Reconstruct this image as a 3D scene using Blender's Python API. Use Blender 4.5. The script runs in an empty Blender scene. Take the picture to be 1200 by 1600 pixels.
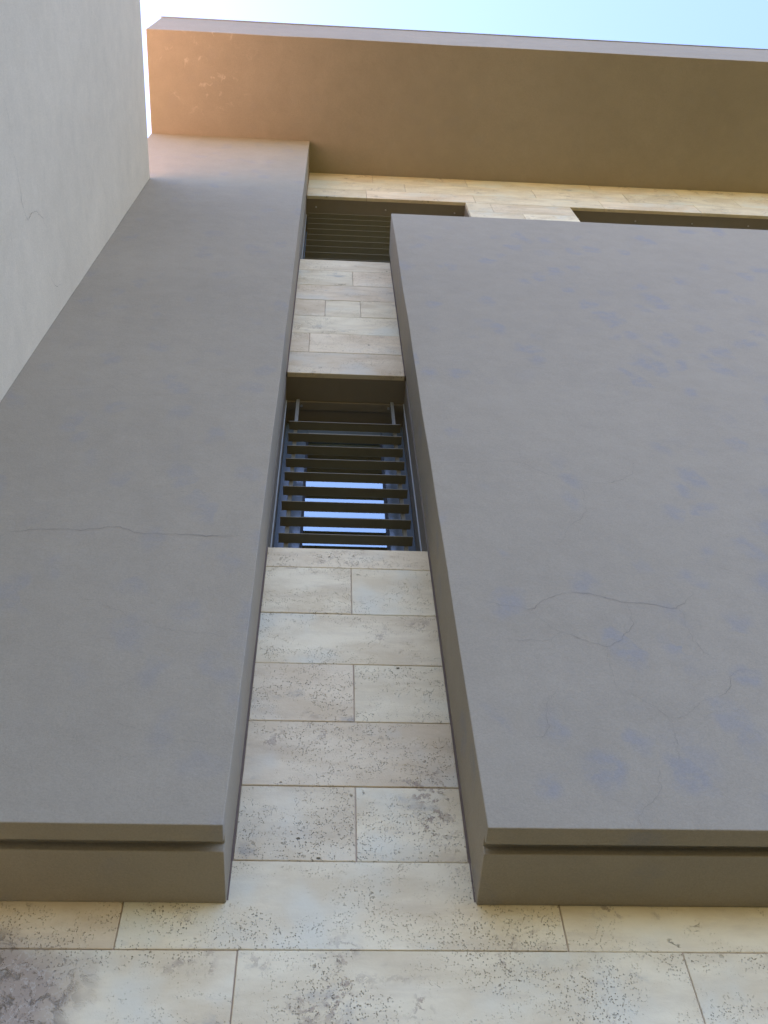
import bpy, bmesh, math, random
from mathutils import Vector, Matrix, noise

random.seed(7)
scene = bpy.context.scene
col = scene.collection

# ------------------------------------------------------------------ camera
S = 2.4                      # metres per unit of the solved photo geometry (camera to stone wall = 1 unit)
CAM_Z = 1.6
PITCH, YAW, ROLL = 1.0452, -0.1128, -0.0692
cp, sp, cy, sy = math.cos(PITCH), math.sin(PITCH), math.cos(YAW), math.sin(YAW)
fwd = Vector((-sy * cp, cy * cp, sp)); rgt = Vector((cy, sy, 0)); upv = rgt.cross(fwd)
r2 = rgt * math.cos(ROLL) + upv * math.sin(ROLL)
u2 = upv * math.cos(ROLL) - rgt * math.sin(ROLL)
cam = bpy.data.cameras.new('camera')
cam.sensor_fit = 'VERTICAL'; cam.sensor_height = 36.0
cam.lens = 36.0 * 1676.4 / 1600.0
cam.clip_start = 0.05; cam.clip_end = 3000
camo = bpy.data.objects.new('camera', cam); col.objects.link(camo)
camo.matrix_world = Matrix(((r2.x, u2.x, -fwd.x, 0), (r2.y, u2.y, -fwd.y, -S), (r2.z, u2.z, -fwd.z, CAM_Z), (0, 0, 0, 1)))
scene.camera = camo

# ------------------------------------------------------------------ light
SUN_EL = math.radians(44)
SUN_AZ = math.radians(-78)          # from +Y towards +X: the sun stands to the left and a little behind the house
sund = Vector((math.sin(SUN_AZ) * math.cos(SUN_EL), math.cos(SUN_AZ) * math.cos(SUN_EL), math.sin(SUN_EL)))
world = bpy.data.worlds.new('World'); scene.world = world; world.use_nodes = True
wn = world.node_tree
bg = wn.nodes['Background']
sky = wn.nodes.new('ShaderNodeTexSky'); sky.sky_type = 'NISHITA'; sky.sun_disc = False
sky.sun_elevation = SUN_EL; sky.sun_rotation = SUN_AZ
sky.air_density = 1.0; sky.dust_density = 1.2; sky.ozone_density = 3.0
tint = wn.nodes.new('ShaderNodeMix'); tint.data_type = 'RGBA'; tint.blend_type = 'MULTIPLY'; tint.inputs[0].default_value = 1.0
tint.inputs[7].default_value = (1.0, .92, 1.04, 1)          # the camera's white balance, the same all over the sky
wn.links.new(sky.outputs[0], tint.inputs[6]); wn.links.new(tint.outputs[2], bg.inputs[0]); bg.inputs[1].default_value = 0.15
sun = bpy.data.lights.new('sun', 'SUN'); sun.energy = 5.0; sun.angle = math.radians(0.53); sun.color = (1, 0.95, 0.87)
suno = bpy.data.objects.new('sun', sun); col.objects.link(suno)
suno.rotation_euler = sund.to_track_quat('Z', 'Y').to_euler(); suno.location = (-12, 4, 30)
scene.view_settings.view_transform = 'Standard'; scene.view_settings.look = 'None'
scene.view_settings.gamma = 1.0; scene.view_settings.exposure = 2.42
scene.render.engine = 'CYCLES'
scene.cycles.max_bounces = 10; scene.cycles.diffuse_bounces = 6; scene.cycles.glossy_bounces = 4

# ------------------------------------------------------------------ dimensions (metres)
def X(v): return v * S
def Y(v): return (v - 1) * S
def Z(v): return CAM_Z + v * S
XL, XR = X(-.0975), X(.1884)
P = .124 * S                                  # how far the rendered slabs stand out from the stone
ZB, ZRT, ZS, ZF = Z(.8364), Z(3.416), Z(4.493), Z(4.913)
OV = .507 * S                                 # overhang of the roof
XS = X(-.7285)
XW, ZW = X(-.6184), Z(3.737)
SILL, HEAD, SILL2, HEAD2 = Z(1.6013), Z(2.3906), Z(3.3018), Z(4.1109)
XW2, XW3 = X(.5055), X(.9099)
XEND, YEND = 9.0, 8.0

# ------------------------------------------------------------------ materials
class NT:
    def __init__(s, name):
        s.m = bpy.data.materials.new(name); s.m.use_nodes = True
        s.t = s.m.node_tree; s.b = s.t.nodes['Principled BSDF']; s.out = s.t.nodes['Material Output']
    def n(s, typ, **k):
        d = s.t.nodes.new(typ)
        for a, v in k.items():
            if a.startswith('_'):
                continue
            setattr(d, a, v)
        return d
    def l(s, a, b): s.t.links.new(a, b)
    def coord(s, kind='Object', scale=(1, 1, 1), rand=0.0, rot=(0, 0, 0)):
        tc = s.n('ShaderNodeTexCoord'); mp = s.n('ShaderNodeMapping')
        mp.inputs['Scale'].default_value = scale; mp.inputs['Rotation'].default_value = rot
        src = tc.outputs[kind]
        if rand:
            oi = s.n('ShaderNodeObjectInfo'); mu = s.n('ShaderNodeVectorMath', operation='MULTIPLY_ADD')
            cx = s.n('ShaderNodeCombineXYZ')
            for i, f in enumerate((rand, rand * 1.7, rand * .6)):
                q = s.n('ShaderNodeMath', operation='MULTIPLY'); s.l(oi.outputs['Random'], q.inputs[0]); q.inputs[1].default_value = f
                s.l(q.outputs[0], cx.inputs[i])
            ad = s.n('ShaderNodeVectorMath', operation='ADD'); s.l(src, ad.inputs[0]); s.l(cx.outputs[0], ad.inputs[1])
            src = ad.outputs[0]
        s.l(src, mp.inputs[0]); return mp.outputs[0]
    def noise(s, vec, scale, detail=4, rough=.55, dist=0.0):
        d = s.n('ShaderNodeTexNoise'); s.l(vec, d.inputs['Vector'])
        d.inputs['Scale'].default_value = scale; d.inputs['Detail'].default_value = detail
        d.inputs['Roughness'].default_value = rough; d.inputs['Distortion'].default_value = dist
        return d.outputs['Fac']
    def noisec(s, vec, scale, detail=2):
        d = s.n('ShaderNodeTexNoise'); s.l(vec, d.inputs['Vector'])
        d.inputs['Scale'].default_value = scale; d.inputs['Detail'].default_value = detail
        return d.outputs['Color']
    def vor(s, vec, scale, feature='F1', out='Distance', rand=1.0):
        d = s.n('ShaderNodeTexVoronoi', feature=feature); s.l(vec, d.inputs['Vector'])
        d.inputs['Scale'].default_value = scale; d.inputs['Randomness'].default_value = rand
        return d.outputs[out]
    def rng(s, v, a, b, c=0.0, d=1.0, smooth=True):
        q = s.n('ShaderNodeMapRange', interpolation_type='SMOOTHSTEP' if smooth else 'LINEAR'); s.l(v, q.inputs['Value'])
        for nme, val in (('From Min', a), ('From Max', b), ('To Min', c), ('To Max', d)): q.inputs[nme].default_value = val
        return q.outputs[0]
    def math(s, op, a, b=None):
        q = s.n('ShaderNodeMath', operation=op)
        for i, v in enumerate((a, b)):
            if v is None: continue
            if isinstance(v, (int, float)): q.inputs[i].default_value = v
            else: s.l(v, q.inputs[i])
        return q.outputs[0]
    def mix(s, fac, a, b, blend='MIX'):
        q = s.n('ShaderNodeMix', data_type='RGBA', blend_type=blend)
        for i, v in ((0, fac), (6, a), (7, b)):
            if isinstance(v, (int, float)): q.inputs[i].default_value = v
            elif isinstance(v, tuple): q.inputs[i].default_value = v if len(v) == 4 else v + (1,)
            else: s.l(v, q.inputs[i])
        return q.outputs[2]
    def warp(s, vec, scale, amt):
        c = s.noisec(vec, scale, 3)
        q = s.n('ShaderNodeVectorMath', operation='MULTIPLY_ADD'); s.l(c, q.inputs[0]); q.inputs[1].default_value = (amt,) * 3; s.l(vec, q.inputs[2])
        return q.outputs[0]
    def bump(s, h, strength, dist, prev=None):
        q = s.n('ShaderNodeBump'); s.l(h, q.inputs['Height']); q.inputs['Strength'].default_value = strength; q.inputs['Distance'].default_value = dist
        if prev is not None: s.l(prev, q.inputs['Normal'])
        return q.outputs[0]
    def done(s, colr=None, rough=.8, normal=None, metal=0.0, spec=None):
        if colr is not None:
            if isinstance(colr, tuple): s.b.inputs['Base Color'].default_value = colr if len(colr) == 4 else colr + (1,)
            else: s.l(colr, s.b.inputs['Base Color'])
        if isinstance(rough, (int, float)): s.b.inputs['Roughness'].default_value = rough
        else: s.l(rough, s.b.inputs['Roughness'])
        s.b.inputs['Metallic'].default_value = metal
        if spec is not None: s.b.inputs['Specular IOR Level'].default_value = spec
        if normal is not None: s.l(normal, s.b.inputs['Normal'])
        return s.m

TAUPE = (.306, .262, .190)
def render_paint(name, base, blotch=0.0, streak=0.0, scuff=None):
    m = NT(name)
    v = m.coord('Object', (1, 1, 1), 0, (0, 0, 0))
    big = m.noise(v, .9, 4, .6)
    mid = m.noise(v, 7, 5, .6)
    lum = m.math('ADD', m.rng(big, .3, .7, .955, 1.045, False), m.rng(mid, .3, .7, -.04, .04, False))
    c = m.mix(1.0, base, m.rgb(lum), 'MULTIPLY')
    if blotch:
        # damp bluish grey patches, oblong, lying slightly askew
        vb = m.warp(m.warp(m.coord('Object', (1, 1, .70), 0, (0, .5, 0)), 4.0, .22), 15, .05)
        d = m.vor(vb, 6.0)
        cellc = m.vor(vb, 6.0, out='Color'); sep = m.n('ShaderNodeSeparateColor'); m.l(cellc, sep.inputs[0])
        on = m.rng(sep.outputs[0], .25, .60)
        sh = m.rng(d, .20, .46, 1, 0)
        zone = m.rng(m.noise(v, .7, 2, .5), .32, .50)
        k = m.math('MULTIPLY', m.math('MULTIPLY', sh, on), zone)
        k = m.math('MULTIPLY', k, m.rng(m.noise(v, 16, 5, .65), .38, .56, .30, 1))
        c = m.mix(m.math('MULTIPLY', k, blotch), c, (base[0] * .82, base[1] * .89, base[2] * 1.10))
    if streak:
        vs = m.coord('Object', (2.2, 2.2, .12))
        st = m.rng(m.noise(vs, 3.0, 4, .6), .5, .8, 0, streak)
        c = m.mix(st, c, (base[0] * .8, base[1] * .82, base[2] * .86))
    if scuff:
        ds = m.n('ShaderNodeVectorMath', operation='DISTANCE'); m.l(m.warp(v, 3.0, .3), ds.inputs[0]); ds.inputs[1].default_value = scuff
        zn = m.rng(ds.outputs['Value'], .25, .60, 1, 0)
        rg = m.math('ABSOLUTE', m.math('SUBTRACT', m.noise(m.warp(m.coord('Object', (1, .8, 1)), 7, .12), 4.0, 4, .6), .5))
        rg = m.math('MULTIPLY', m.rng(rg, .0, .030, 1, 0), m.rng(m.noise(v, 11, 3), .48, .64))
        c = m.mix(m.math('MULTIPLY', m.math('MULTIPLY', zn, rg), .38), c, (.56, .48, .38))
    spk = m.rng(m.noise(v, 160, 3, .6), .3, .7, .93, 1.07, False)
    c = m.mix(1.0, c, m.rgb(spk), 'MULTIPLY')
    nb = m.bump(m.noise(v, 200, 4, .7), .40, .003)
    nb = m.bump(m.noise(m.warp(v, 6, .1), 20, 5, .65), .34, .007, nb)
    nb = m.bump(m.noise(v, 3.2, 2, .5), .30, .02, nb)
    return m.done(c, .86, nb, spec=.25)
def _rgb(s, v):
    q = s.n('ShaderNodeCombineColor')
    for i in range(3): s.l(v, q.inputs[i])
    return q.outputs[0]
NT.rgb = _rgb

def travertine(name):
    m = NT(name)
    v = m.coord('Object', (1, 1, 1), 31.0)
    vh = m.coord('Object', (1, 1, 2.2), 31.0)
    oi = m.n('ShaderNodeObjectInfo')
    cloud = m.noise(m.warp(vh, 2.0, .25), 3.0, 6, .62)
    vein = m.noise(m.warp(m.coord('Object', (.8, 1, 4.0), 31.0), 3.0, .2), 4.0, 5, .6)
    c = m.mix(m.rng(cloud, .32, .68), (.63, .525, .34), (.77, .675, .465))
    c = m.mix(m.rng(vein, .45, .72, 0, .22), c, (0.390, 0.312, 0.226))
    cool = m.rng(m.noise(v, 1.9, 4, .6), .50, .68, 0, .75)
    c = m.mix(cool, c, (.65, .63, .50))
    grey = m.rng(m.noise(m.coord('Object', (1, 1, 1.4), 57.0), 4.3, 6, .65), .60, .74, 0, .55)
    c = m.mix(grey, c, (0.264, 0.268, 0.260))
    tone = m.n('ShaderNodeMapRange'); m.l(oi.outputs['Random'], tone.inputs[0]); tone.inputs[3].default_value = .92; tone.inputs[4].default_value = 1.06
    c = m.mix(1.0, c, m.rgb(tone.outputs[0]), 'MULTIPLY')
    fr = m.n('ShaderNodeMath', operation='FRACT'); m.l(m.math('MULTIPLY', oi.outputs['Random'], 7.31), fr.inputs[0])
    c = m.mix(m.rng(fr.outputs[0], .45, .95, 0, .55), c, m.mix(1.0, c, (.93, .86, .86), 'MULTIPLY'))
    # pits: three sizes, in drifts
    drift = m.noise(m.warp(m.coord('Object', (1, 1, 1.5), 31.0), 4.0, .12), 3.4, 5, .60)
    def pits(scale, lo, hi, vec, mask_scale, m0, m1, d0, d1):
        k = m.math('MULTIPLY', m.rng(m.vor(vec, scale), lo, hi, 1, 0), m.rng(drift, d0, d1))
        return m.math('MULTIPLY', k, m.rng(m.noise(v, mask_scale, 2), m0, m1))
    vw = m.warp(m.coord('Object', (1.15, 1, .85), 31.0), 70, .005)
    fine = pits(145, .20, .33, vw, 44, .40, .58, .41, .58)
    mid = pits(62, .13, .21, m.warp(m.coord('Object', (1.1, 1, .9), 31.0), 55, .008), 22, .48, .60, .48, .62)
    big = pits(19, .07, .12, m.warp(m.coord('Object', (.95, 1, 1.0), 63.0, (0, .5, 0)), 30, .018), 9, .54, .62, .44, .60)
    # rough torn hollows: ragged short gashes
    rv = m.warp(m.coord('Object', (1, 1, 1.9), 31.0, (0, .25, 0)), 16, .07)
    gash = m.rng(m.math('ABSOLUTE', m.math('SUBTRACT', m.noise(rv, 11, 3, .6), .5)), .008, .026, 1, 0)
    torn = m.math('MULTIPLY', gash, m.math('MULTIPLY', m.rng(m.noise(v, 6.5, 3), .65, .71), m.rng(m.noise(v, 2.1, 2), .46, .56)))
    pit = m.math('MAXIMUM', m.math('MAXIMUM', fine, mid), m.math('MAXIMUM', big, torn))
    c = m.mix(m.math('MULTIPLY', fine, .52), c, (0.143, 0.116, 0.068))
    c = m.mix(m.math('MULTIPLY', mid, .68), c, (0.105, 0.086, 0.045))
    c = m.mix(m.math('MULTIPLY', big, .9), c, (0.083, 0.068, 0.034))
    c = m.mix(m.math('MULTIPLY', torn, .75), c, (0.143, 0.116, 0.068))
    # reddish brown flakes of old cement film
    g = m.n('ShaderNodeNewGeometry'); pos = g.outputs['Position']
    flake = m.rng(m.noise(m.warp(pos, 20, .03), 34, 5, .7), .52, .58)
    fz = m.rng(m.noise(m.warp(pos, 3, .2), 3.1, 4, .6), .57, .68)
    flake = m.math('MULTIPLY', flake, fz)
    c = m.mix(m.math('MULTIPLY', flake, .70), c, (0.300, 0.225, 0.169))
    # the coarse brown-grey breccia corner of the lowest course
    sub = m.n('ShaderNodeVectorMath', operation='DISTANCE')
    m.l(m.warp(pos, 6.0, .30), sub.inputs[0]); sub.inputs[1].default_value = (X(-.325) + .15, .15, Z(.705) + .15)
    core = m.rng(sub.outputs['Value'], .12, .27, 1, 0)
    bw = m.warp(pos, 11, .09)
    sc = m.noise(bw, 13, 6, .72)
    c = m.mix(core, c, (0.352, 0.289, 0.225))
    dk = m.math('MULTIPLY', core, m.rng(sc, .53, .63))
    c = m.mix(m.math('MULTIPLY', dk, .8), c, (.25, .215, .165))
    rid = m.rng(m.math('ABSOLUTE', m.math('SUBTRACT', m.noise(bw, 15, 5, .65), .47)), .0, .022, 1, 0)
    c = m.mix(m.math('MULTIPLY', core, m.math('MULTIPLY', rid, .5)), c, (0.525, 0.491, 0.427))
    pit = m.math('MAXIMUM', pit, m.math('MULTIPLY', dk, .9))
    # rusty edges along the joints: stones keep their own faint border
    h = m.math('SUBTRACT', 1.0, m.math('ADD', m.math('MULTIPLY', pit, .8), m.math('MULTIPLY', flake, -.12)))
    nb = m.bump(m.noise(v, 120, 4, .7), .25, .003)
    nb = m.bump(m.noise(v, 14, 4, .6), .25, .008, nb)
    nb = m.bump(h, .9, .008, nb)
    return m.done(c, .78, nb, spec=.3)

def plain(name, c, rough=.6, metal=0.0, bump=0.0, var=.05, spec=None):
    m = NT(name); v = m.coord('Object')
    lum = m.rng(m.noise(v, 9, 4, .6), .3, .7, 1 - var, 1 + var, False)
    cc = m.mix(1.0, c, m.rgb(lum), 'MULTIPLY')
    nb = m.bump(m.noise(v, 90, 3), bump, .002) if bump else None
    return m.done(cc, rough, nb, metal, spec)

def reflective_glass(name):
    m = NT(name); t = m.t
    gl = m.n('ShaderNodeBsdfGlossy'); gl.inputs['Color'].default_value = (.84, .92, .88, 1); gl.inputs['Roughness'].default_value = .015
    tr = m.n('ShaderNodeBsdfTransparent'); tr.inputs['Color'].default_value = (.80, .86, .88, 1)
    fr = m.n('ShaderNodeFresnel'); fr.inputs['IOR'].default_value = 3.0
    mx = m.n('ShaderNodeMixShader'); m.l(m.math('ADD', m.math('MULTIPLY', fr.outputs[0], .7), .38), mx.inputs[0]); m.l(tr.outputs[0], mx.inputs[1]); m.l(gl.outputs[0], mx.inputs[2])
    v = m.coord('Object'); nb = m.bump(m.noise(v, 2.0, 1), .05, .01); m.l(nb, gl.inputs['Normal'])
    m.l(mx.outputs[0], m.out.inputs['Surface'])
    return m.m

M = {
    'slab_left': render_paint('taupe_render_plain', TAUPE, .45, .10),
    'slab_right': render_paint('taupe_render_blotched', TAUPE, .75, .06),
    'roof': render_paint('taupe_render_roof', TAUPE, .15, .08, (X(-.52) + .15, -.82, ZS + .15)),
    'wing': render_paint('pale_grey_render', (.605, .522, .378), 0, .10),
    'stone': travertine('travertine'),
    'mortar': plain('mortar', (.40, .31, .23), .9, 0, .3),
    'sealant': plain('sealant', (.15, .105, .075), .7, 0, .2, .2),
    'reveal': plain('brown_painted_reveal', (.20, .165, .115), .55, 0, .1),
    'bronze': plain('bronze_metal_slat', (.175, .148, .085), .42, .25, .05, .06),
    'bar': plain('grey_bronze_bar', (.20, .185, .14), .5, .2, .05),
    'frame': plain('dark_blue_grey_frame', (.12, .15, .18), .16, .0, .02, .04, 1.0),
    'seal': plain('black_seal', (.02, .02, .022), .6),
    'trim': plain('pale_trim', (.34, .34, .30), .5, .2),
    'bolt': plain('zinc_bolt', (.55, .53, .48), .35, .8),
    'glass': reflective_glass('reflective_glass'),
    'inside': plain('interior_plaster', (.5, .49, .46), .9),
    'fill_blind': plain('pale_fill_blind', (.62, .66, .66), .8),
    'crack': plain('crack', (.15, .125, .10), .95),
    'coping': plain('coping_metal', (.30, .30, .31), .45, .3),
    'terrace': plain('terracotta_terrace', (.66, .385, .28), .85, 0, .3, .12),
    'ground': plain('dry_ground', (.11, .078, .008), .95, 0, .3, .15),
    'paving': plain('ochre_paving', (.075, .054, .004), .85, 0, .3, .10),
}

# ------------------------------------------------------------------ helpers
def link(name, me, mat, parent=None, loc=(0, 0, 0)):
    me.materials.append(M[mat]) if not me.materials else None
    o = bpy.data.objects.new(name, me); col.objects.link(o); o.location = loc
    if parent is not None: o.parent = parent
    return o
def bm_to(name, bm, mat, parent=None, loc=(0, 0, 0), smooth=False):
    bmesh.ops.recalc_face_normals(bm, faces=bm.faces)
    me = bpy.data.meshes.new(name); bm.to_mesh(me); bm.free()
    if smooth:
        for p in me.polygons: p.use_smooth = True
    return link(name, me, mat, parent, loc)
def bx(bm, x0, x1, y0, y1, z0, z1, bevel=0.0, seg=1):
    vs = [bm.verts.new((x, y, z)) for x in (x0, x1) for y in (y0, y1) for z in (z0, z1)]
    fs = [bm.faces.new([vs[i] for i in q]) for q in ((0, 1, 3, 2), (4, 6, 7, 5), (0, 4, 5, 1), (2, 3, 7, 6), (0, 2, 6, 4), (1, 5, 7, 3))]
    if bevel:
        es = list({e for f in fs for e in f.edges})
        bmesh.ops.bevel(bm, geom=es, offset=bevel, segments=seg, affect='EDGES', profile=.5)
def box(name, mat, parent, x0, x1, y0, y1, z0, z1, bevel=0.0, seg=1):
    """a box part whose own origin sits at its middle"""
    c = Vector(((x0 + x1) / 2, (y0 + y1) / 2, (z0 + z1) / 2)); bm = bmesh.new()
    bx(bm, x0 - c.x, x1 - c.x, y0 - c.y, y1 - c.y, z0 - c.z, z1 - c.z, bevel, seg)
    return bm_to(name, bm, mat, parent, c)
def thing(name, label, cat, loc=(0, 0, 0), group=None):
    o = bpy.data.objects.new(name, None); col.objects.link(o); o.location = loc
    o['label'] = label; o['category'] = cat
    if group: o['group'] = group
    return o
def group_part(name, parent, label=None):
    o = bpy.data.objects.new(name, None); col.objects.link(o); o.parent = parent
    if label: o['label'] = label
    return o
def slab(name, mat, parent, x0, x1, prof, step=.16, wob=.0030, bevel=.003, label=None):
    """a rendered slab: the (y, z) profile run from x0 to x1, edges rounded, faces a little uneven as trowelled"""
    bm = bmesh.new()
    a = [bm.verts.new((x0, y, z)) for y, z in prof]; b = [bm.verts.new((x1, y, z)) for y, z in prof]
    n = len(prof); bm.faces.new(a); bm.faces.new(b[::-1])
    for i in range(n): bm.faces.new((a[i], b[i], b[(i + 1) % n], a[(i + 1) % n]))
    bmesh.ops.recalc_face_normals(bm, faces=bm.faces)
    bmesh.ops.bevel(bm, geom=bm.edges[:], offset=bevel, segments=2, affect='EDGES', profile=.5)
    zs = [p[1] for p in prof]
    k = 1
    while x0 + k * step < x1:
        bmesh.ops.bisect_plane(bm, geom=bm.verts[:] + bm.edges[:] + bm.faces[:], plane_co=(x0 + k * step, 0, 0), plane_no=(1, 0, 0)); k += 1
    k = 1
    while min(zs) + k * step < max(zs):
        bmesh.ops.bisect_plane(bm, geom=bm.verts[:] + bm.edges[:] + bm.faces[:], plane_co=(0, 0, min(zs) + k * step), plane_no=(0, 0, 1)); k += 1
    for v in bm.verts:
        q = noise.noise_vector(v.co * 1.7) * wob
        if v.co.y < -.03: v.co += q
    o = bm_to(name, bm, mat, parent)
    if label: o['label'] = label
    return o

# ------------------------------------------------------------------ ground
def sheet(name, x0, x1, y0, y1, z, mat):
    bm = bmesh.new(); bm.faces.new([bm.verts.new(p) for p in ((x0, y0, z), (x1, y0, z), (x1, y1, z), (x0, y1, z))])
    o = bm_to(name, bm, mat); o['kind'] = 'structure'; return o
sheet('ground', -900, 900, -900, 900, 0, 'ground')
sheet('paving', -30, 40, -30, 14, .004, 'paving')

# ------------------------------------------------------------------ the house
house = thing('house', 'modern house with taupe rendered slabs over cream travertine and a deep flat roof', 'house')

# rendered slabs with the drip groove on the underside
def groove_profile(z0, z1):
    g0, g1, gd = -.236, -.199, .030
    return [(-P, z0), (g0, z0), (g0, z0 + gd), (g1, z0 + gd), (g1, z0), (-.001, z0), (-.001, z1), (-P, z1)]
left_slab = slab('rendered_slab', 'slab_left', house, XS, XL, groove_profile(ZB, ZS - .001), label='narrow tall taupe slab that rises to the roof overhang')
right_slab = slab('rendered_slab', 'slab_right', house, XR, XEND - .4, groove_profile(ZB, ZRT), label='wide taupe slab with bluish blotches that stops below the top windows')

# roof overhang
roof = slab('roof_overhang', 'roof', house, XS, XEND + .6, [(-OV, ZS), (YEND + .3, ZS), (YEND + .3, ZF), (-OV, ZF)], step=.4, wob=.004, bevel=.005, label='deep taupe roof overhang, its soffit warm orange at one end')
box('coping', 'coping', roof, XS - .008, XEND + .61, -OV - .010, YEND + .31, ZF + .001, ZF + .022, .003)

# stone wall: backing with openings, then every stone
wall = group_part('stone_wall', house, 'cream travertine wall of long pitted blocks in even courses')
OPEN = [(XL, XR, SILL, HEAD), (XL, XW2, SILL2, HEAD2), (XW3, XW3 + 2.85, SILL2, HEAD2)]
LN = .03
def backing(y0, y1, x0, x1, z0, z1):
    xs = sorted({x0, x1} | {o[0] - LN for o in OPEN} | {o[1] + LN for o in OPEN})
    zs = sorted({z0, z1} | {o[2] - LN for o in OPEN} | {o[3] + LN for o in OPEN})
    def solid(i, j):
        if i < 0 or j < 0 or i >= len(xs) - 1 or j >= len(zs) - 1: return False
        cx, cz = (xs[i] + xs[i + 1]) / 2, (zs[j] + zs[j + 1]) / 2
        return not any(o[0] - LN < cx < o[1] + LN and o[2] - LN < cz < o[3] + LN for o in OPEN)
    bm = bmesh.new()
    def q(*p): bm.faces.new([bm.verts.new(c) for c in p])
    for i in range(len(xs) - 1):
        for j in range(len(zs) - 1):
            if not solid(i, j): continue
            a, b, c, d = xs[i], xs[i + 1], zs[j], zs[j + 1]
            q((a, y0, c), (b, y0, c), (b, y0, d), (a, y0, d)); q((a, y1, c), (a, y1, d), (b, y1, d), (b, y1, c))
            if not solid(i - 1, j): q((a, y0, c), (a, y0, d), (a, y1, d), (a, y1, c))
            if not solid(i + 1, j): q((b, y0, c), (b, y1, c), (b, y1, d), (b, y0, d))
            if not solid(i, j - 1): q((a, y0, c), (a, y1, c), (b, y1, c), (b, y0, c))
            if not solid(i, j + 1): q((a, y0, d), (b, y0, d), (b, y1, d), (a, y1, d))
    bmesh.ops.remove_doubles(bm, verts=bm.verts, dist=1e-5)
    return bm
bm_to('mortar_bed', backing(.0045, .34, XS + .05, XEND, 0, ZS - .002), 'mortar', wall)

G = .0017                    # half a joint
def stone(x0, x1, z0, z1, into=None, thick=.03):
    proud = random.uniform(-.0012, .0012)
    a = [x0 + G, x1 - G, proud, thick, z0 + G, z1 - G]
    if into is not None:
        bx(into, *a, bevel=.0016); return
    c = Vector(((a[0] + a[1]) / 2, 0, (a[4] + a[5]) / 2))
    bm = bmesh.new(); bx(bm, a[0] - c.x, a[1] - c.x, a[2], a[3], a[4] - c.z, a[5] - c.z, .0018, 1)
    for v in bm.verts:                      # sawn by hand: edges not quite true
        v.co.x += random.uniform(-.0006, .0006); v.co.z += random.uniform(-.0006, .0006)
    return bm_to('stone', bm, 'stone', wall, c)
def course(z0, z1, x0, x1, joints, into=None):
    js = [x0] + [j for j in sorted(joints) if x0 + .03 < j < x1 - .03] + [x1]
    for a, b in zip(js, js[1:]): stone(a, b, z0, z1, into)
RT = XEND - .35
def run(first, step, lo=XS, hi=RT):
    out = []; v = first
    while v > lo: v -= step
    while v < hi: out.append(v); v += step
    return out
# below and behind the slabs
course(Z(.775), Z(.8992), XS + .02, RT, run(X(-.2124), X(.497)))
course(Z(.6476), Z(.775), XS + .02, RT, run(X(-.0795), X(.4915)))
# courses under the frame, down to the paving: one mass
low = bmesh.new(); zt = Z(.6476); k = 0
while zt > .02:
    zb = max(.006, zt - X(.1274)); course(zb, zt, XS + .02, RT, run(X(.05 + .123 * (k % 4)), X(.495)), low); zt = zb; k += 1
lo = bm_to('lower_stone_courses', low, 'stone', wall); lo['kind'] = 'stuff'
# the strip between the slabs
SL, SR = XL + .0045, XR - .0045
zr = [.8992, 1.0229, 1.1475, 1.2762, 1.405, 1.5391, 1.6013]
jr = [[.0513], [], [.0516], [], [.0501], []]
for i in range(6): course(Z(zr[i]), Z(zr[i + 1]), SL, SR, [X(j) for j in jr[i]])
zu = [2.3906, 2.5262, 2.6580, 2.7905, 2.9230, 3.0545, 3.1925, 3.3018]
ju = [[], [-.0482], [], [-.011, .0866], [], [.0677], []]
for i in range(7): course(Z(zu[i]), Z(zu[i + 1]), SL, SR, [X(j) for j in ju[i]])
# between and beside the upper windows
zp = [3.416, 3.5, 3.585, 3.718, 3.851, 3.983, 4.1109]
jp = [[], [], [.62], [.80], [.7072], [.60]]
for i in range(1, 6):
    course(Z(zp[i]), Z(zp[i + 1]), XW2, XW3, [X(j) for j in jp[i]])
    course(Z(zp[i]), Z(zp[i + 1]), OPEN[2][1], RT, run(X(1.9 + .21 * (i % 3)), X(.47)))
# band over the window heads
course(Z(4.1109), Z(4.231), SL, RT, [X(j) for j in (.13, .5463, 1.0444, 1.4245, 1.92, 2.40, 2.9, 3.3)])
course(Z(4.231), Z(4.366), SL, RT, [X(j) for j in (.2849, .7989, 1.1695, 1.62, 2.1, 2.6, 3.1)])
course(Z(4.366), Z(4.493) - .003, SL, RT, [X(j) for j in (.16, .542, 1.055, 1.4096, 1.88, 2.37, 2.86, 3.3)])
# sealant between stones and slab sides
for x, s in ((XL, 1), (XR, -1)):
    for z0, z1 in ((ZB + .01, SILL - .002), (HEAD + .002, SILL2 - .002 if s > 0 else SILL2 - .002)):
        a, b = sorted((x + s * .0005, x + s * .0052)); box('sealant_joint', 'sealant', wall, a, b, -.0015, .02, z0, z1)

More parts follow.
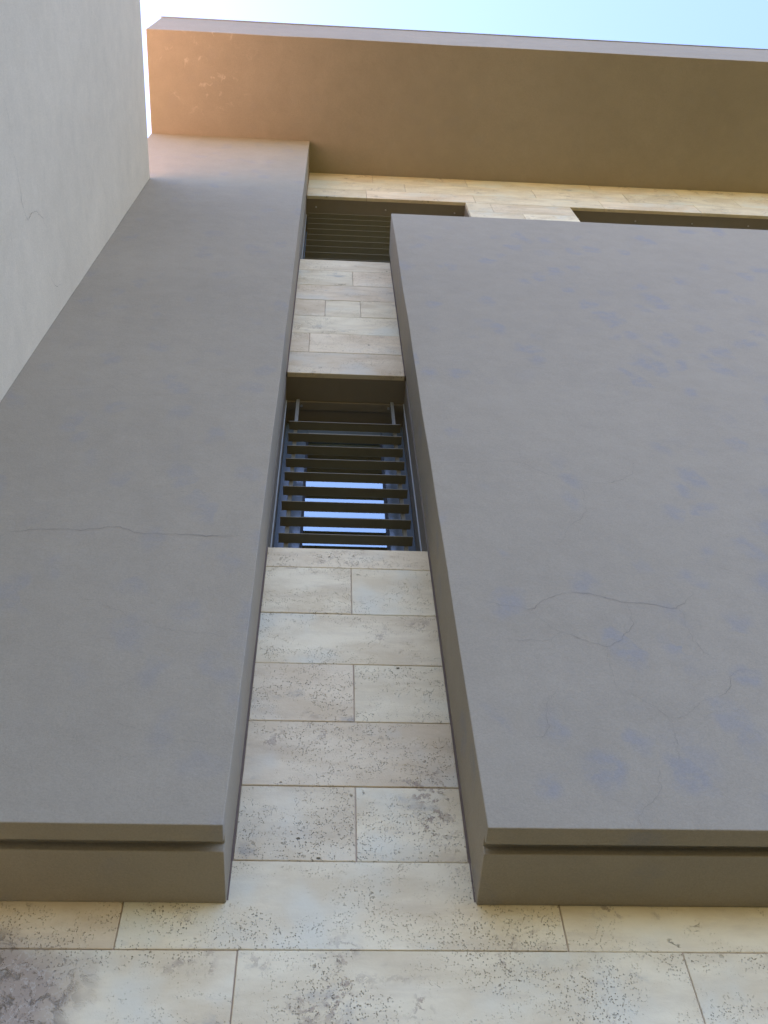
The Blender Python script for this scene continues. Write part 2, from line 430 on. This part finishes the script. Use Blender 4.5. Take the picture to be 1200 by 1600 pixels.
# ------------------------------------------------------------------ windows
def window(x0, x1, z0, z1, slat_zs, bars, sx0, sx1, label, fill_blind):
    w = group_part('window', house, label)
    D = .321
    rv = 'reveal'
    box('window_head', rv, w, x0 - .028, x1 + .028, .0305, .42, z1, z1 + .027)
    box('jamb', rv, w, x0 - .028, x0, .0305, .42, z0, z1 - .0005)
    box('jamb', rv, w, x1, x1 + .028, .0305, .42, z0, z1 - .0005)
    box('sill', 'stone', w, x0 - .028, x1 + .028, .0305, .42, z0 - .027, z0 - .001)
    # angle the louvre hangs from, with its bolts
    hr = box('louvre_rail', 'reveal', w, x0 + .003, x1 - .003, .177, .228, z1 - .012, z1 - .0004, .0015)
    nb = max(2, int(round((x1 - x0) / .62)) + 1)
    for i in range(nb):
        bxx = x0 + .09 + i * (x1 - x0 - .18) / (nb - 1)
        bm = bmesh.new(); bmesh.ops.create_cone(bm, cap_ends=True, segments=6, radius1=.008, radius2=.007, depth=.009)
        bm_to('bolt', bm, 'bolt', w, (bxx, .10 if z0 > 8 else .200, z1 - (.004 if z0 > 8 else .016)))
    for xx in (x0 + .0005, x1 - .0065):
        box('edge_trim', 'trim', w, xx, xx + .006, .168, .176, z0, z1 - .014)
    # fixed frame and pane
    st, top, bot = .125, .155, .09
    box('frame_stile', 'frame', w, x0, x0 + st, D, D + .06, z0, z1, .003)
    box('frame_stile', 'frame', w, x1 - st, x1, D, D + .06, z0, z1, .003)
    box('frame_head', 'frame', w, x0 + st, x1 - st, D + .001, D + .059, z1 - top, z1, .003)
    box('frame_foot', 'frame', w, x0 + st, x1 - st, D + .001, D + .059, z0, z0 + bot, .003)
    for a, b in ((x0 + st, x0 + st + .012), (x1 - st - .012, x1 - st)):
        box('glazing_seal', 'seal', w, a + .0002, b - .0002, D + .012, D + .05, z0 + bot, z1 - top)
    box('glazing_bead', 'trim', w, x0 + st + .012, x1 - st - .012, D - .012, D + .004, z1 - top - .012, z1 - top + .006, .002)
    box('pane', 'glass', w, x0 + st + .012, x1 - st - .012, D + .026, D + .032, z0 + bot, z1 - top - .0125)
    if fill_blind:
        box('fill_blind', 'fill_blind', w, x0 + st + .02, x1 - st - .02, D + .085, D + .089, z0 + .02, z1 - .02)  # added pale sheet behind the glass, brightens the dark gaps between slats
    for b in bars:
        box('support_bar', 'bar', w, b, b + .019, .1585, .183, z0 + .0005, z1 - .0125, .001)
    bm = bmesh.new(); L2 = (sx1 - sx0) / 2
    bx(bm, -L2, L2, -.025, .025, -.0025, .0025, .0008); bmesh.ops.recalc_face_normals(bm, faces=bm.faces)
    me = bpy.data.meshes.new('slat'); bm.to_mesh(me); bm.free(); me.materials.append(M['bronze'])
    for z in slat_zs:
        o = bpy.data.objects.new('slat', me); col.objects.link(o); o.parent = w
        o.location = ((sx0 + sx1) / 2, .133, z); o.rotation_euler = (random.uniform(-.012, .012), random.uniform(-.0015, .0015), 0)
    return w
window(XL, XR, SILL, HEAD, [Z(1.7232 + .0613 * i) for i in range(9)], (X(-.0725), X(.1545)), X(-.0825), X(.1700),
       'lower window behind nine spaced dark slats, blue sky in its pane', True)
up = [Z(4.032 - .0711 * i) for i in range(10)]
window(*OPEN[1], up, (XL + .07, XW2 - .09, .50), XL + .028, XW2 - .02, 'upper window with slats close together, partly hidden by the wide slab', False)
window(*OPEN[2], up, (XW3 + .07, XW3 + .95, XW3 + 1.9, XW3 + 2.76), XW3 + .02, XW3 + 2.83, 'upper window of which only the head shows above the wide slab', False)

# rest of the house shell, so that the rooms are dark and the sky stays outside
box('side_wall', 'slab_left', house, XS + .01, XS + .25, .02, YEND, 0, ZS - .004)
box('side_wall', 'slab_left', house, XEND - .35, XEND - .05, .345, YEND, 0, ZS - .004)
box('rear_wall', 'slab_left', house, XS + .25, XEND - .35, YEND - .3, YEND - .001, 0, ZS - .004)
box('floor_slab', 'inside', house, XS + .26, XEND - .36, .43, YEND - .31, 8.6, 8.85)
box('floor_slab', 'inside', house, XS + .26, XEND - .36, .43, YEND - .31, 4.6, 4.85)

# ------------------------------------------------------------------ neighbouring wing
wing = thing('wing', 'pale grey rendered wing whose cracked side wall butts against the narrow taupe slab', 'building', (-4, -2, 0))
def wpart(o):
    o.location -= Vector((-4, -2, 0)); return o
ws = slab('side_wall', 'wing', None, -9.0, XW, [(-4.2, 0), (-P - .0008, 0), (-P - .0008, ZW), (-4.2, ZW)], step=.5, wob=.0025, bevel=.004)
ws.parent = wing; wpart(ws)
tb = box('roof_deck', 'terrace', None, -8.9, XW - .06, -4.1, -P - .05, ZW + .0005, ZW + .012); tb.parent = wing; wpart(tb)

# ------------------------------------------------------------------ cracks and scuffs
PT = {}
def ray(px, py):
    return fwd + r2 * ((px - 600) / 1676.4) + u2 * ((800 - py) / 1676.4)
def crack(parent, pts, plane, width=.0016, mat='crack', nm='crack', jit=.009):
    """pts: places on the slab read off the photograph, turned into points of the slab's own face"""
    w3 = []
    for px, py in pts:
        v = ray(px, py)
        if plane[0] == 'y': t = (plane[1] + S) / v.y
        elif plane[0] == 'x': t = plane[1] / v.x
        else: t = (plane[1] - CAM_Z) / v.z
        w3.append(Vector((0, -S, CAM_Z)) + v * t)
    def cr(p0, p1, p2, p3, t):
        return .5 * (2 * p1 + (p2 - p0) * t + (2 * p0 - 5 * p1 + 4 * p2 - p3) * t * t + (3 * p1 - p0 - 3 * p2 + p3) * t ** 3)
    q4 = [w3[0] * 2 - w3[1]] + w3 + [w3[-1] * 2 - w3[-2]]
    fine = []
    for i in range(1, len(q4) - 2):
        n = max(3, int((q4[i + 1] - q4[i]).length / .014))
        fine += [cr(q4[i - 1], q4[i], q4[i + 1], q4[i + 2], k / n) for k in range(n)]
    fine.append(w3[-1])
    fine = [p + noise.noise_vector(p * 9) * jit * 1.2 + noise.noise_vector(p * 33) * jit * 1.2 + noise.noise_vector(p * 95) * jit * .8 for p in fine]
    nrm = {'y': Vector((0, -1, 0)), 'x': Vector((1, 0, 0)), 'z': Vector((0, 0, -1))}[plane[0]]
    ax = {'y': 1, 'x': 0, 'z': 2}[plane[0]]
    bm = bmesh.new(); prev = None
    for i, p in enumerate(fine):
        q = p.copy(); q[ax] = plane[1]
        q = q + noise.noise_vector(q * 1.7) * plane[2] + nrm * .0022
        t = (fine[min(i + 1, len(fine) - 1)] - fine[max(i - 1, 0)]); sd = t.cross(nrm)
        if sd.length < 1e-6: continue
        sd.normalize(); e = min(1, i / 12, (len(fine) - 1 - i) / 12)
        w = (width if mat != 'crack' else width * .32) * (.25 + .75 * e) * (.35 + 1.3 * abs(noise.noise(p * 12))) * random.uniform(.7, 1.2)
        cur = (bm.verts.new(q - sd * w), bm.verts.new(q + sd * w))
        if prev: bm.faces.new((prev[0], prev[1], cur[1], cur[0]))
        prev = cur
    o = bm_to(nm, bm, mat); o.parent = parent
    return o
F = ('y', -P, .0030)
for pts, w in [
    ([(0, 838), (30, 829), (100, 826), (125, 829), (180, 823), (205, 831), (270, 834), (340, 838), (398, 836)], .0034),
    ([(95, 920), (170, 950), (240, 976), (300, 988), (378, 996)], .0014),
    ([(12, 617), (80, 612), (170, 606), (205, 618), (300, 616), (410, 621)], .0018),
    ([(100, 492), (200, 497), (290, 500), (400, 490)], .0015),
    ([(250, 330), (330, 331), (420, 327)], .0015),
    ([(160, 772), (205, 772), (240, 782), (280, 770), (400, 770)], .0012),
    ([(140, 1110), (220, 1140), (350, 1170)], .0010)]:
    crack(left_slab, pts, F, w)
for pts, w in [
    ([(680, 723), (745, 722), (810, 722), (850, 740), (905, 751), (950, 755), (985, 742), (990, 720)], .0022),
    ([(722, 931), (775, 943), (828, 952), (850, 936), (905, 925), (960, 938), (1030, 946), (1060, 948), (1082, 925)], .0026),
    ([(828, 952), (865, 985), (915, 1000), (948, 1010), (972, 1000), (986, 972), (984, 945)], .0026),
    ([(948, 1010), (950, 1040), (960, 1075)], .0018),
    ([(725, 990), (770, 1000), (850, 1002), (875, 990)], .0016),
    ([(872, 1072), (855, 1110), (855, 1150), (800, 1152)], .0022),
    ([(975, 1078), (1010, 1095), (1050, 1122), (1085, 1105), (1095, 1098)], .0024),
    ([(1050, 1122), (1055, 1150), (1062, 1190)], .0015),
    ([(1095, 1098), (1140, 1080), (1152, 1050), (1200, 1046)], .0020),
    ([(1152, 1050), (1100, 1020), (1075, 980), (1060, 950)], .0014),
    ([(1060, 880), (1110, 885), (1150, 895), (1200, 902)], .0018),
    ([(905, 751), (915, 785), (910, 810), (885, 830), (872, 860)], .0014),
    ([(915, 810), (960, 825), (1010, 842)], .0012),
    ([(1030, 1195), (1027, 1245), (1000, 1272), (1003, 1298)], .0026),
    ([(815, 690), (812, 722)], .0012), ([(660, 512), (704, 513)], .0015)]:
    crack(right_slab, pts, F, w)
for pts, w in [
    ([(0, 152), (8, 165), (14, 190), (18, 240)], .0022),
    ([(20, 240), (28, 280), (35, 318), (42, 340), (50, 332), (62, 335), (75, 362)], .0034),
    ([(74, 420), (80, 434), (88, 445), (98, 445)], .0028)]:
    crack(ws, pts, ('x', XW, .0025), w * 1.3, jit=.010)
